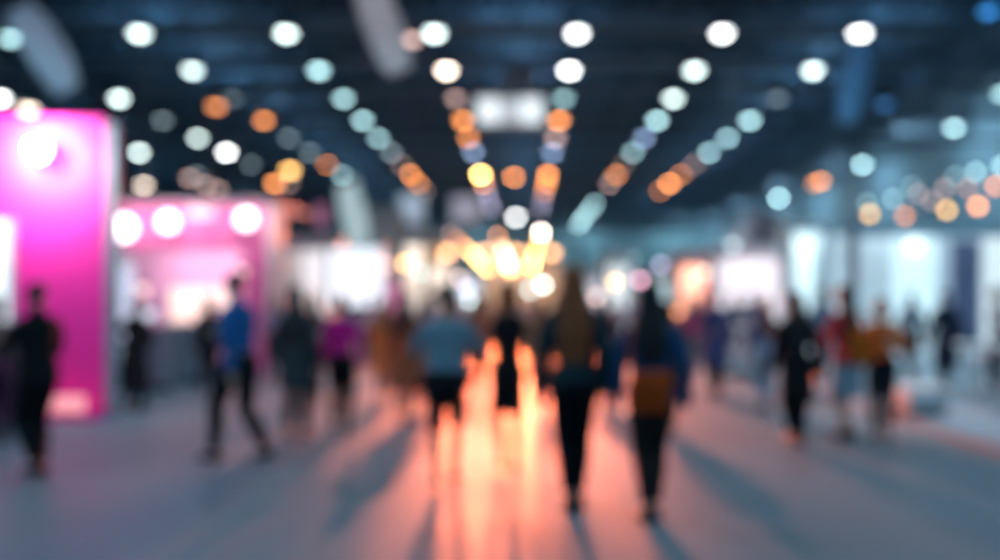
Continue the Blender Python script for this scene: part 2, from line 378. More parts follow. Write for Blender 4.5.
# central hanging sign
p = W(510, 112, 30)
t = thing('hanging_sign', 'white illuminated box sign hanging over the middle of the hall', 'sign', p)
obj('frame', B(-1.2, 1.2, -.2, .2, -.50, .50), m_grey, t, bevel=.03)
obj('panel', B(-1.08, -.36, -.23, -.2, -.42, .42), glow('sign_white', (.85, .95, 1), 1.1), t)
obj('panel', B(-.34, .34, -.23, -.2, -.42, .42), glow('sign_grey', (.7, .78, .85), .62), t)
obj('panel', B(.36, 1.08, -.23, -.2, -.42, .42), MATS['sign_white'], t)
for x in (-1, 1):
    bm = bmesh.new(); tube(bm, [(x, 0, .5), (x, 0, 11.4-p.z)], .01, 5, False); obj('cable', bm, m_cable, t)
p = W(519, 83, 30.6)
t = thing('projector_box', 'grey projector box hanging above the illuminated sign', 'projector', p)
obj('body', B(-.6, .6, -.3, .3, -.3, .3), m_grey, t, bevel=.05)
bm = bmesh.new(); tube(bm, [(0, -.3, 0), (0, -.42, 0)], .13, 16, False); obj('lens', bm, m_black, t)
for x in (-.4, .4):
    bm = bmesh.new(); tube(bm, [(x, 0, .3), (x, 0, 11.37-p.z)], .01, 5, False); obj('cable', bm, m_cable, t)

# ---------------------------------------------------------------- booths
def panel_box(px0, px1, py0, py1, d, th):
    a = W(px0, py1, d); b_ = W(px1, py0, d); return (a.x, b_.x, d, d+th, a.z, b_.z)
def part(name, parent, m, px0, px1, py0, py1, d, th=.15, bevel=.01):
    x0, x1, y0, y1, z0, z1 = panel_box(px0, px1, py0, py1, d, th); L = parent.location; z0 = max(z0, L.z)
    return obj(name, B(x0-L.x, x1-L.x, y0-L.y, y1-L.y, z0-L.z, z1-L.z), m, parent, bevel=bevel)
def globe_on(parent, px, py, d, r, m, name='spotlight'):
    p = W(px, py, d)-parent.location; bm = bmesh.new(); ell(bm, p, (r, r*.8, r), 14, 10); o = obj(name, bm, m, parent, smooth=True)
    bm = bmesh.new(); tube(bm, [p+Vector((0, r*.5, 0)), p+Vector((0, r*.5+.3, .05))], r*.45, 10, False); h = obj('bracket', bm, m_black, o); return o

# near magenta wall
D1 = 11.0
L1 = thing('magenta_booth', 'tall glowing magenta exhibition wall at the left edge with grey end post', 'booth', (W(50, 300, D1).x, D1, 0))
part('wall_panel', L1, m_magenta, -120, 104, 117, 417.5, D1, .12)
part('end_post', L1, m_slate, 104, 115, 122, 417.5, D1+.02, .13)
x0 = W(-120, 0, D1).x-L1.location.x; x1 = W(119, 0, D1).x-L1.location.x
obj('plinth', B(x0, x1-.15, -.35, 0, 0, .10), m_magenta, L1, bevel=.01)
obj('led_strip', B(x1-1.05, x1-.25, -.37, -.33, .105, .30), glow('plinth_glow', (1.0, .26, .28), 1.0), L1)
obj('led_strip', B(x1-1.60, x1-1.1, -.37, -.33, .105, .2), glow('plinth_glow_pink', (1.0, .05, .42), .7), L1)
sp = globe_on(L1, 38, 150, D1-.25, .12, glow('booth_spot', (1, .86, 1), 12))
light('SPOT', W(44, 150, D1)+Vector((0, -.42, 0)), (1, .94, .94), 420, .10, W(44, 158, D1+.1), 165, 1.0)
light('SPOT', W(44, 150, D1)+Vector((0, -1.3, 0)), (1, .94, .94), 260, .10, W(44, 158, D1+.1), 120, 1.0)
light('SPOT', W(60, 70, D1-2.6), (1, .8, .9), 260, .2, W(60, 300, D1+.1), 90, 1.0)
t = thing('lightbox_poster', 'white lit poster panel on the magenta wall at the left edge', 'poster', W(-10, 270, D1-.12))
obj('frame', B(-.42, .27, 0, .08, -.72, .62), m_grey, t); obj('panel', B(-.38, .23, -.02, 0, -.68, .58), glow('poster_glow', (.8, .95, 1), .95), t)
t = thing('reception_counter', 'grey reception counter in front of the magenta wall at the left edge', 'counter', (W(-2, 300, 9.6).x, 9.6, 0))
obj('body', B(-.5, .32, -.2, .25, 0, .88), m_slate, t, bevel=.01); obj('top', B(-.55, .37, -.25, .3, .88, .93), m_grey, t, bevel=.01)

# pink booth
D2 = 17.0
L2 = thing('pink_booth', 'open fronted pink exhibition booth with a row of white spotlights on its fascia', 'booth', (W(190, 300, D2).x, D2, 0))
part('fascia', L2, m_pink, 112, 277, 203, 250, D2, .25)
part('back_wall', L2, mat('pale_pink_panel', (.85, .46, .66), .6), 112, 262, 250, 376, D2+2.4, .15)
part('side_post', L2, m_white, 108, 126, 250, 376, D2, .3)
part('side_post', L2, m_pink, 250, 266, 250, 376, D2, .3)
part('side_post', L2, mat('pale_rose_panel', (.8, .62, .62), .6), 266, 279, 205, 376, D2-.05, .4)
part('magenta_strip', L2, m_magenta, 246, 252, 250, 376, D2-.02, .2)
x0 = W(108, 0, D2).x-L2.location.x; x1 = W(277, 0, D2).x-L2.location.x
obj('roof', B(x0, x1, .0, 2.6, 3.28, 3.36), m_offwhite, L2)
gw = glow('fascia_spot', (1, .93, .95), 4.5)
for px, py, r in ((123, 228, .22), (168, 222, .17), (246, 219, .17)): globe_on(L2, px, py, D2-.35, r, gw)
part('sign_plate', L2, glow('pink_sign', (1, .30, .50), 1.0), 188, 214, 206, 218, D2-.06, .05)
for px in (130, 168, 205, 246): light('SPOT', W(px, 196, D2-.9), (1, .84, .90), 45, .12, W(px, 255, D2+.4), 110, 1)
light('AREA', W(190, 246, D2+1.0), (1, .76, .86), 60, 1.6, W(190, 330, D2+2.0))
t = thing('display_screen', 'glowing peach display screen on the back wall of the pink booth', 'screen', W(202, 308, D2+2.2))
a = W(170, 330, D2+2.2)-t.location; c = W(236, 288, D2+2.2)-t.location
obj('bezel', B(a.x-.04, c.x+.04, 0, .06, a.z-.04, c.z+.04), m_offwhite, t); obj('screen_face', B(a.x, c.x, -.02, 0, a.z, c.z), glow('peach_screen', (1, .60, .42), 1.0), t)
t = thing('roller_banner', 'white roll-up banner standing at the left front of the pink booth', 'banner', (W(124, 300, 15).x, 15, 0))
obj('sheet', B(-.17, .17, -.01, .01, .08, 2.0), glow('rollup_glow', (.70, .78, 1), .85), t); obj('base', B(-.2, .2, -.12, .12, 0, .08), m_chrome, t, bevel=.01)  # plain banner sheet, its brightness is put in as emission
bm = bmesh.new(); tube(bm, [(0, .05, .08), (0, .05, 2.0)], .012, 6); obj('pole', bm, m_chrome, t)
for n, (px, d, wd) in enumerate(((163, 14.4, .42), (200, 15.6, .42))):
    t = thing('display_counter', f'slate blue display counter in front of the pink booth, {"left" if n == 0 else "right"} one', 'counter', (W(px, 300, d).x, d, 0), group='counters in front of the pink booth')
    obj('body', B(-wd, wd*.55, -.25, .25, 0, 1.0), m_slate, t, bevel=.01); obj('top', B(-wd-.04, wd*.55+.04, -.3, .3, 1.0, 1.05), m_grey, t, bevel=.01)
    obj('kick_plate', B(-wd+.03, wd*.5, -.26, -.25, 0, .1), m_black, t)

# booths of the middle distance, built alike: back wall, header, two side walls; back wall brightness is put in as emission
def booth(px0, px1, ytop, d, depth, label, m_body, lit=None, k=1.0, header=14, name='exhibition_booth', lamp=None):
    xc = W((px0+px1)/2, 0, d).x; t = thing(name, label, 'booth', (xc, d, .05 if px0 > 780 and d < 25 else 0), group='exhibition booths down the hall')
    hw = (px1-px0)*d/F/2; H = EYE+(CY-ytop)*d/F-t.location.z; hh = header*d/F
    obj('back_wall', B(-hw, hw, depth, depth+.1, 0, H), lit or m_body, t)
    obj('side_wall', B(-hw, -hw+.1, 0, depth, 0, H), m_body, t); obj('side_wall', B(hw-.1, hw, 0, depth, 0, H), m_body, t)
    obj('header', B(-hw, hw, -.06, .1, H-hh, H), m_body, t, bevel=.01); obj('counter', B(-hw*.6, hw*.3, .3, .8, 0, 1.02), m_white, t, bevel=.02)
    if lamp: light('AREA', (xc, d+depth*.4, H-.2), lamp[0], lamp[1], min(hw, 1.2), (xc, d+depth*.7, 0))
    return t
def lit(name, c, k): return glow(name, c, k)  # emission stands in for light falling on the booth walls
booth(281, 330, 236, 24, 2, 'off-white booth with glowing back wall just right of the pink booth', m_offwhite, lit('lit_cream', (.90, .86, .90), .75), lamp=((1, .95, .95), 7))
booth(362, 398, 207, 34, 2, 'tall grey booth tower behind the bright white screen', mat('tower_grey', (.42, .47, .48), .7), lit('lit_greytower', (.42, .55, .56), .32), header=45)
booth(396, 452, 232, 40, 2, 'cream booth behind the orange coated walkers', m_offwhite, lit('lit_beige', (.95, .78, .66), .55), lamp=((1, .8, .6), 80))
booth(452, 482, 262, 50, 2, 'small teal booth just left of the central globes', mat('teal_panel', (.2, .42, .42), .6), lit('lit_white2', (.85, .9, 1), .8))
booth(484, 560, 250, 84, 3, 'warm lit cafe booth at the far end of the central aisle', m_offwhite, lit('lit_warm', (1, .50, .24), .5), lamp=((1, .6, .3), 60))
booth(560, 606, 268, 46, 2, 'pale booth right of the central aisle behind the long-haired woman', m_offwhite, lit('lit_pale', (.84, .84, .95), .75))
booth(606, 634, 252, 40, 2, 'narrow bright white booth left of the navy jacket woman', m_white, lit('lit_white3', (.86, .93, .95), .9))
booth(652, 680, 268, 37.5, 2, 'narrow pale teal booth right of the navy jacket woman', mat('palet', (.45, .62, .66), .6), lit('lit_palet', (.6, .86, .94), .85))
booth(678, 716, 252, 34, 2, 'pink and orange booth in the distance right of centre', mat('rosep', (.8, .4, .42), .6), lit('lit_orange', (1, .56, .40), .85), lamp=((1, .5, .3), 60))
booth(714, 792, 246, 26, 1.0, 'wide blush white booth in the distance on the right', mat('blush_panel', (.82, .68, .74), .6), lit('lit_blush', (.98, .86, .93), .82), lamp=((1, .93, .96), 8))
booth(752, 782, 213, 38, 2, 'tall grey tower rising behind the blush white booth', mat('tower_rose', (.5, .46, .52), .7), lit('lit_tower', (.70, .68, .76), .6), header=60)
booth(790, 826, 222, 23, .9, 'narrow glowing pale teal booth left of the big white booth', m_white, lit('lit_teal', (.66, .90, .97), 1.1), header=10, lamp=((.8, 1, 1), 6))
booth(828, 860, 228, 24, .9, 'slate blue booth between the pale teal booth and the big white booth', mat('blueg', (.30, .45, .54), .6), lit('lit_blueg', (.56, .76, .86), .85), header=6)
# distant low wall of stands behind everything
t = thing('partition_wall', 'long slate blue partition wall behind the booths at the far end', 'partition', (0, 88, 0))
obj('panel', B(-20, 19.5, 0, .2, 0, 8.2), mat('partition_blue', (.22, .38, .44), .8, scale=.3), t)
bm = bmesh.new()
for x in range(-19, 20, 3): box(bm, x-.05, x+.05, -.04, 0, 0, 8.2)
obj('rib', bm, m_slate, t)

# screens and posters
def screen(px0, px1, py0, py1, d, c, k, label, name='display_screen', stand=True, gl=None):
    p = W((px0+px1)/2, (py0+py1)/2, d); t = thing(name, label, 'screen', p); a = W(px0, py1, d)-p; b_ = W(px1, py0, d)-p
    obj('bezel', B(a.x-.04, b_.x+.04, 0, .08, a.z-.04, b_.z+.04), m_darksteel, t, bevel=.01)
    obj('screen_face', B(a.x, b_.x, -.02, 0, a.z, b_.z), glow(gl or f'screen_{px0}_{py0}', c, k), t)
    if stand:
        bm = bmesh.new()
        for s_ in (-.6, .6): box(bm, a.x*abs(s_) if s_ < 0 else b_.x*s_-.06, a.x*abs(s_)+.06 if s_ < 0 else b_.x*s_, .08, .14, -p.z, b_.z*.6)
        obj('stand', bm, m_darksteel, t); obj('base', B(a.x*.8, b_.x*.8, -.25, .35, -p.z, -p.z+.04), m_darksteel, t)
    else:
        bm = bmesh.new()
        for s_ in (.8*a.x, .8*b_.x): tube(bm, [(s_, .04, b_.z), (s_, .04, 11.4-p.z)], .01, 5, False)
        obj('cable', bm, m_cable, t)
screen(330, 384, 248, 306, 20, (.80, .90, 1), 1.15, 'large brilliant white screen left of centre behind the magenta top')
screen(316, 327, 205, 226, 34, (.7, .10, .42), .32, 'small magenta hanging banner above the off-white booth', stand=False)  # a banner built like a screen, with glow added
screen(400, 424, 196, 224, 40, (.34, .38, .52), .42, 'left of two dim lavender screens hanging left of centre', stand=False)
screen(452, 480, 196, 222, 31, (.36, .38, .52), .40, 'right of two dim lavender screens hanging left of centre', stand=False)
screen(427, 448, 246, 264, 38, (1, .55, .22), .55, 'amber lit panel hanging below the left lavender screen', stand=False)
screen(386, 398, 280, 312, 18, (.85, .10, .35), .55, 'narrow rose pink banner on a stand left of centre')  # also a banner, its glow is added
screen(727, 741, 236, 254, 27.5, (.75, .75, .72), .45, 'small grey square screen hanging over the blush white booth', stand=False)

# big white booth on the right
D3 = 18.5
L3 = thing('white_booth', 'large white exhibition booth along the right side with glowing wall panels', 'booth', (W(930, 300, D3).x, D3, .05))
part('back_wall', L3, glow('wall_lit_blue', (.44, .64, .80), .5), 856, 1080, 226, 370, D3+1.6, .15)  # back wall carries its brightness as emission
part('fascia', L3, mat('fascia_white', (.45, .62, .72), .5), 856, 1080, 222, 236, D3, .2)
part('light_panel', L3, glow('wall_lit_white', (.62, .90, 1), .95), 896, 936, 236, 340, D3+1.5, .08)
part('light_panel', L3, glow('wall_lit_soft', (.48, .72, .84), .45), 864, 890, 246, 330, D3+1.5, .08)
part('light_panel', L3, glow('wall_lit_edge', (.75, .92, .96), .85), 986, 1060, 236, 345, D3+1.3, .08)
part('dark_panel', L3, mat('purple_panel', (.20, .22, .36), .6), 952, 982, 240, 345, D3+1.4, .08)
part('side_post', L3, m_slate, 852, 858, 222, 370, D3, .2)
globe_on(L3, 914, 246, D3-.2, .16, glow('white_spot', (.85, 1, 1), 2.2))
light('AREA', W(915, 236, D3+.6), (.75, .93, 1), 12, 2.0, W(915, 330, D3+.9))
# raised platform on the right with a pale lit edge
P0, P1 = DF(395), DF(452)
bm = bmesh.new(); h_ = .05
a = Vector((W(790, 0, DF(386)).x, DF(386), 0)); c = Vector((W(1040, 0, DF(466)).x, DF(466), 0))
vv = [a, c, Vector((20.5, c.y, 0)), Vector((20.5, 25.3, 0)), Vector((a.x, 25.3, 0))]
lo = [bm.verts.new(v) for v in vv]; hi = [bm.verts.new(v+Vector((0, 0, h_))) for v in vv]
bm.faces.new(lo); bm.faces.new(hi)
for i in range(5): bm.faces.new((lo[i], lo[(i+1) % 5], hi[(i+1) % 5], hi[i]))
pl = thing('booth_platform', 'low pale blue platform under the booths on the right', 'platform')
obj('deck', bm, mat('platform_carpet', (.30, .42, .50), .6), pl)
u_ = (c-a).normalized(); nv = Vector((-u_.y, u_.x, 0)); bm = bmesh.new()
loft(bm, [[q-nv*.03, q+nv*.03, q+nv*.03+Vector((0, 0, .05)), q-nv*.03+Vector((0, 0, .05))] for q in (a, c)])
obj('edge_strip', bm, mat('edge_strip_grey', (.35, .42, .46), .7), pl)

for px, d, pw in ((935, 10.9, 420), (985, 12.6, 260), (741, 15.6, 420), (716, 19, 300), (1010, 15, 300), (900, 17, 300)):  # added spots without fixtures, put in to brighten tables and platform
    q = W(px, 0, d); light('SPOT', (q.x, q.y, 5.8), (.85, .95, 1), pw, .1, (q.x, q.y, 0), 44, .8)
# furniture on the right
def round_table(px, d, h, r, label, m):
    t = thing('round_table', label, 'table', (W(px, 0, d).x, d, .05 if px > 800 else 0), group='white tables')
    bm = bmesh.new(); lathe(bm, (0, 0, 0), [(r-.02, h-.04), (r, h-.03), (r, h-.01), (r-.02, h)], 28); obj('table_top', bm, m, t)
    bm = bmesh.new(); tube(bm, [(0, 0, .02), (0, 0, h-.04)], .035, 12, False); obj('pedestal', bm, m_chrome, t)
    bm = bmesh.new(); lathe(bm, (0, 0, 0), [(r*.55, 0), (r*.55, .015), (.05, .04)], 24); obj('base', bm, m_chrome, t)
m_tt = mat('white_laminate', (.85, .88, .9), .3, var=.03)
round_table(742, 15.5, 1.0, .42, 'white round high table right of centre', m_tt)
round_table(720, 19, 1.0, .4, 'white round high table farther back, left of the other high table', m_tt)
round_table(982, 12.0, .82, .36, 'white round table at the right edge in front of the dull lavender top', m_tt)
def low_counter(px0, px1, ytop, d, label, m, z=.05, group=None):
    xc = W((px0+px1)/2, 0, d).x; hw = (px1-px0)*d/F/2; h = EYE-(ytop-CY)*d/F
    t = thing('display_counter', label, 'counter', (xc, d, z), group=group); h -= z
    obj('body', B(-hw, hw, 0, .6, .1, h-.05), m, t, bevel=.02); obj('top', B(-hw-.04, hw+.04, -.04, .64, h-.05, h), m_tt, t, bevel=.01)
    obj('kick_plate', B(-hw+.04, hw-.04, .04, .56, 0, .1), m_black, t)
low_counter(909, 950, 388, 10.6, 'low white counter on the platform beside the mustard top visitor', m_white)
low_counter(722, 762, 347, 16.8, 'white counter behind the high tables right of centre', m_white, 0)
def stool(px, d, label):
    t = thing('bar_stool', label, 'stool', (W(px, 0, d).x, d, .05), group='black stools at the right edge')
    bm = bmesh.new(); lathe(bm, (0, 0, 0), [(.12, .66), (.17, .68), (.18, .72), (.16, .745), (.05, .75)], 20); obj('seat', bm, m_black, t, smooth=True)
    bm = bmesh.new(); lathe(bm, (0, 0, 0), [(.2, 0), (.2, .015), (.04, .04)], 20); obj('base', bm, m_chrome, t)
    bm = bmesh.new(); tube(bm, [(0, 0, .02), (0, 0, .68)], .025, 10, False); obj('post', bm, m_chrome, t)
    bm = bmesh.new(); pts = [(.14*math.cos(a_), .14*math.sin(a_), .28) for a_ in [i*math.pi/8 for i in range(17)]]; tube(bm, pts, .01, 6, False); obj('foot_ring', bm, m_chrome, t)
stool(912, 13.4, 'black bar stool at the right edge, left of the dark navy visitor'); stool(968, 13.6, 'black bar stool at the right edge, right of the dark navy visitor'); stool(1004, 10.9, 'black bar stool at the right edge, nearest the camera')

# ---------------------------------------------------------------- people
SKIN = [mat('skin_fair', (.62, .36, .25), .5, var=.04), mat('skin_tan', (.42, .22, .13), .5, var=.04), mat('skin_deep', (.16, .08, .05), .5, var=.04)]
m_eye = mat('eye_white', (.8, .8, .8), .2); m_iris = mat('iris', (.05, .03, .02), .2); m_lip = mat('lips', (.45, .14, .12), .4)
def cloth(name, c): return mat('cloth_'+name, c, .85, var=.18, scale=9, spec=.2)
def ik(a, b, l1, l2, bend):
    d = b-a; L = min(d.length, (l1+l2)*.999); b = a+d.normalized()*L
    x = (l1*l1-l2*l2+L*L)/(2*L); h = math.sqrt(max(l1*l1-x*x, 0)); u = d.normalized()
    n = bend-u*bend.dot(u); n.normalize(); return a+u*x+n*h, b
def remesh(o, v, disp=0, smooth=3):
    r = o.modifiers.new('remesh', 'REMESH'); r.mode = 'VOXEL'; r.voxel_size = v; r.use_smooth_shade = True
    s = o.modifiers.new('smooth', 'SMOOTH'); s.factor = .5; s.iterations = smooth
    if disp:
        tx = bpy.data.textures.get('folds') or bpy.data.textures.new('folds', 'CLOUDS'); tx.noise_scale = .13
        dm = o.modifiers.new('folds', 'DISPLACE'); dm.texture = tx; dm.strength = disp; dm.mid_level = .5; dm.texture_coords = 'LOCAL'
def hand(bm, w_, d, n, side, s, curl=.5):
    """w_ wrist, d direction of the hand, n palm normal; the thumb leaves the side of the palm"""
    d = d.normalized(); n = (n-d*n.dot(d)).normalized(); x = d.cross(n)*side
    c = w_+d*.045*s
    rings = []
    for t_, hw, th in ((-.045, .024, .019), (-.02, .034, .018), (.02, .041, .015), (.045, .042, .013)):
        q = c+d*t_*s; rings.append([q+x*hw*s*math.cos(a)+n*th*s*math.sin(a) for a in [2*math.pi*k/12 for k in range(12)]])
    loft(bm, rings)
    for i, ln in enumerate((.072, .080, .074, .058)):
        off = (-.032+.0213*i)*s*-1; p = c+d*.04*s+x*off; dd = (d+x*(off*2.2)).normalized(); pts = [p]; a = .1+curl*.3
        for seg in (.45, .32, .25):
            p = p+(dd*math.cos(a)+n*math.sin(a))*ln*seg*s; pts.append(p); a += curl*.55
        tube(bm, pts, [.0095*s, .009*s, .0085*s, .0075*s], 7)
    p = c-d*.02*s+x*.032*s; q = p+(x*.75+d*.6+n*.25).normalized()*.034*s; q2 = q+(x*.25+d*.9+n*.3).normalized()*.03*s
    tube(bm, [p, q, q2], [.013*s, .0105*s, .0085*s], 7)

PEOPLE = []
def person(px, d, h, face=0, label='', group=None, female=True, stride=.25, lead=1, arms=('down', 'down'), skin=0,
           hair=('long', (.02, .012, .01)), top=('jacket', (.05, .05, .06)), sleeve=1.0, hem=.92, bottom=('trousers', (.01, .012, .016)),
           bhem=.08, shoes=(.01, .01, .012), seated=False, z0=0, wide=1.0, X=None):
    s = h/1.76
    x = W(px, 0, d).x if X is None else X
    z0 = .05 if x > 4.6 and 7.9 < d < 25 else 0
    t = thing('person', label, 'person', (x, d, z0), math.radians(face), group)
    V = lambda *a: Vector(a)*s
    wf = (.93 if female else 1.03)*wide
    drop = 0 if not seated else -.44
    hz = .93+drop-abs(stride)*.07
    # legs
    legs = []
    for sd in (-1, 1):
        hip = Vector((sd*.088, 0, hz)); fwd = stride/2*(1 if sd == lead else -1)
        if seated: ank = Vector((sd*.11, .42, .085)); kn = Vector((sd*.11, .42, .50)); toe = Vector((0, 1, 0))
        else:
            lift = .05 if fwd < -.05 else 0
            ank = Vector((sd*(.035 if bottom and bottom[0] == 'leggings' else .062), fwd, .085+lift)); kn, ank = ik(hip, ank, .445, .42, Vector((sd*.08, 1, 0)))
            toe = Vector((sd*.1, 1, -lift*2.2))
        legs.append((sd, hip, kn, ank, toe.normalized()))
    lean = Vector((0, .02+abs(stride)*.05, 0)); up = hz-.93
    def T(z, y=0, x=0): return Vector((x, y+lean.y*(z-.9)/.6, z+up))
    sh = .185*wf
    # arms
    arms_ = []
    for sd, pose in zip((-1, 1), arms):
        a = T(1.385, 0, sd*sh); u1, u2 = .285, .25
        sw = -.22*(1 if sd == lead else -1)*min(1, abs(stride)*2)
        if pose == 'down': wr = a+Vector((sd*.07, .04+sw, -.52)); bend = Vector((sd*.3, -1, 0))
        elif pose == 'bent': wr = a+Vector((sd*-.02, .33, -.20)); bend = Vector((sd*.5, -.5, -1))
        elif pose == 'phone': wr = a+Vector((sd*-.08, .24, .02)); bend = Vector((sd*.5, -.2, -1))
        elif pose == 'pocket': wr = a+Vector((sd*.0, .06, -.46)); bend = Vector((sd*1, -1, 0))
        elif pose == 'hip': wr = a+Vector((sd*-.03, .02, -.40)); bend = Vector((sd*1.2, -.5, 0))
        elif pose == 'swing': wr = a+Vector((sd*.12, -.18, -.48)); bend = Vector((sd*.3, -1, 0))
        el, wr = ik(a, wr, u1, u2, bend); arms_.append((sd, a, el, wr))
    # body, one continuous surface
    bm = bmesh.new()
    def trs(rows, g=0, n=20): oval(bm, [((z+up)*s, (rx*wf+g)*s, (ry+g)*s, 0, (lean.y*(z-.9)/.6+yo)*s) for z, rx, ry, yo in rows], n)
    hipw = 1.08 if female else .98; waist = .86 if female else 1.0
    TORSO = [(.82, .12, .09, 0), (.88, .155*hipw, .11, -.005), (.95, .158*hipw, .112, -.01), (1.04, .142*waist, .098, 0), (1.12, .135*waist, .094, .005),
             (1.22, .148*(waist+1)/2, .102, .01), (1.31, .16, .108, .01), (1.38, .165, .098, 0), (1.43, .135, .075, -.005), (1.465, .075, .058, -.005)]
    trs(TORSO)
    tube(bm, [T(1.42)*s, T(1.50, .005)*s, T(1.57, .015)*s], [.058*s, .05*s, .05*s], 12)
    hc = T(1.645, .022)
    ell(bm, (hc+Vector((0, -.012, .022)))*s, (.074*s, .092*s, .088*s), 16, 12)
    ell(bm, (hc+Vector((0, .018, -.035)))*s, (.060*s, .070*s, .072*s), 14, 10)
    ell(bm, (hc+Vector((0, .058, -.082)))*s, (.028*s, .026*s, .022*s), 10, 8)          # chin
    tube(bm, [(hc+Vector((0, .080, .012)))*s, (hc+Vector((0, .100, -.022)))*s], [.008*s, .013*s], 8)   # nose
    ell(bm, (hc+Vector((0, .072, .022)))*s, (.045*s, .018*s, .010*s), 10, 6)           # brow
    for sd in (-1, 1): ell(bm, (hc+Vector((sd*.076, -.008, -.008)))*s, (.010*s, .018*s, .030*s), 8, 8)  # ears
    for sd, hip, kn, ank, toe in legs:
        cf = kn.lerp(ank, .3)+Vector((0, -.018, 0)); th = hip.lerp(kn, .4)+Vector((0, .01, 0))
        tube(bm, [hip*s, th*s, kn*s, cf*s, ank*s], [.088*s, .076*s, .054*s, .053*s, .034*s], 12)
        tube(bm, [(ank+Vector((0, -.02, -.04)))*s, (ank+toe*.11+Vector((0, 0, -.055)))*s], [.026*s, .02*s], 10)
    for sd, a, el, wr in arms_:
        fo = el.lerp(wr, .3)
        tube(bm, [(a+Vector((-sd*.03, 0, 0)))*s, a.lerp(el, .35)*s, el*s, fo*s, wr*s], [.046*s, .043*s, .037*s, .038*s, .024*s], 12)
        hand(bm, wr*s, (wr-el)*s, Vector((-sd, .15, 0)), 1 if sd > 0 else -1, s, .55)
    body = obj('body', bm, SKIN[skin], t); remesh(body, .0075)
    # eyes and lips
    for sd in (-1, 1):
        bm = bmesh.new(); ell(bm, (hc+Vector((sd*.029, .079, .004)))*s, (.0125*s, .010*s, .008*s), 10, 8); e = obj('eye', bm, m_eye, t, smooth=True)
        bm = bmesh.new(); ell(bm, (hc+Vector((sd*.029, .087, .004)))*s, (.006*s, .004*s, .006*s), 8, 6); obj('iris', bm, m_iris, e, smooth=True)
    bm = bmesh.new(); ell(bm, (hc+Vector((0, .086, -.054)))*s, (.022*s, .007*s, .008*s), 10, 6); obj('lips', bm, m_lip, t, smooth=True)
    # hair
    kind, hcx = hair; bm = bmesh.new(); P = lambda x_, y_, z_: (hc+Vector((x_, y_, z_)))*s
    ell(bm, P(0, -.026, .034), (.087*s, .096*s, .090*s), 16, 12)
    if kind in ('long', 'verylong'):
        L = .50 if kind == 'verylong' else .34
        rows = [(hc.z+.06, .075, .06, 0, hc.y-.035), (hc.z-.02, .092, .068, 0, hc.y-.045), (hc.z-.10, .100, .062, 0, hc.y-.065), (hc.z-.2, .118, .055, 0, hc.y-.095),
                (hc.z-.2-L*.35, .125, .048, 0, hc.y-.125), (hc.z-.2-L*.7, .10, .038, 0, hc.y-.13), (hc.z-.2-L, .05, .02, 0, hc.y-.125)]
        oval(bm, [(z*s, rx*s, ry*s, 0, yy*s) for z, rx, ry, _, yy in rows], 18)
    elif kind == 'bob':
        oval(bm, [((hc.z+q)*s, rx*s, ry*s, 0, (hc.y+yy)*s) for q, rx, ry, yy in ((.05, .07, .06, -.03), (-.03, .096, .068, -.04), (-.10, .10, .06, -.05), (-.14, .07, .035, -.055))], 18)
    elif kind == 'bun':
        ell(bm, P(0, -.09, .10), (.042*s, .042*s, .038*s), 12, 8)
    elif kind == 'ponytail':
        tube(bm, [P(0, -.10, .05), P(0, -.15, .0), P(0, -.15, -.12), P(0, -.13, -.26)], [.03*s, .034*s, .032*s, .012*s], 10)
    ho = obj('hair', bm, mat('hair_%02d%02d%02d' % tuple(int(v*99) for v in hcx), hcx, .55, var=.35, scale=24), t); remesh(ho, .011, .012, 2)
    # top garment
    kt, ct = top; bm = bmesh.new()
    loose = {'shirt': .013, 'jacket': .024, 'coat': .030, 'dress': .012, 'tank': .009}[kt]
    rows = [r_ for r_ in TORSO if r_[0] > hem-.03 and r_[0] > .87]
    if kt in ('coat', 'dress') and not seated:
        fl = .20 if kt == 'coat' else .17
        rows = [(hem, fl*1.0, fl*.8, 0), ((hem+.88)/2, fl*.95, fl*.74, 0)]+[r_ for r_ in TORSO if r_[0] > .87]
    trs(rows, loose)
    if kt in ('jacket', 'coat'): tube(bm, [T(1.455)*s, T(1.50, .005)*s], [.075*s, .066*s], 14)
    if sleeve > 0:
        for sd, a, el, wr in arms_:
            if sleeve >= 1: pts = [(a+Vector((-sd*.035, 0, 0)))*s, a.lerp(el, .35)*s, el*s, el.lerp(wr, .5)*s, el.lerp(wr, .93)*s]; rs = [.048, .050, .043, .041, .036]
            else: e = a.lerp(el, sleeve*1.4); pts = [(a+Vector((-sd*.035, 0, 0)))*s, a.lerp(e, .5)*s, e*s]; rs = [.048, .050, .048]
            tube(bm, pts, [(r_+loose*.6)*s for r_ in rs], 12)
    g_ = obj({'shirt': 'shirt', 'jacket': 'jacket', 'coat': 'coat', 'dress': 'dress', 'tank': 'tank_top'}[kt], bm, cloth('%s_%02d%02d%02d' % (kt, *[int(v*99) for v in ct]), ct), t); remesh(g_, .010, .016, 2)
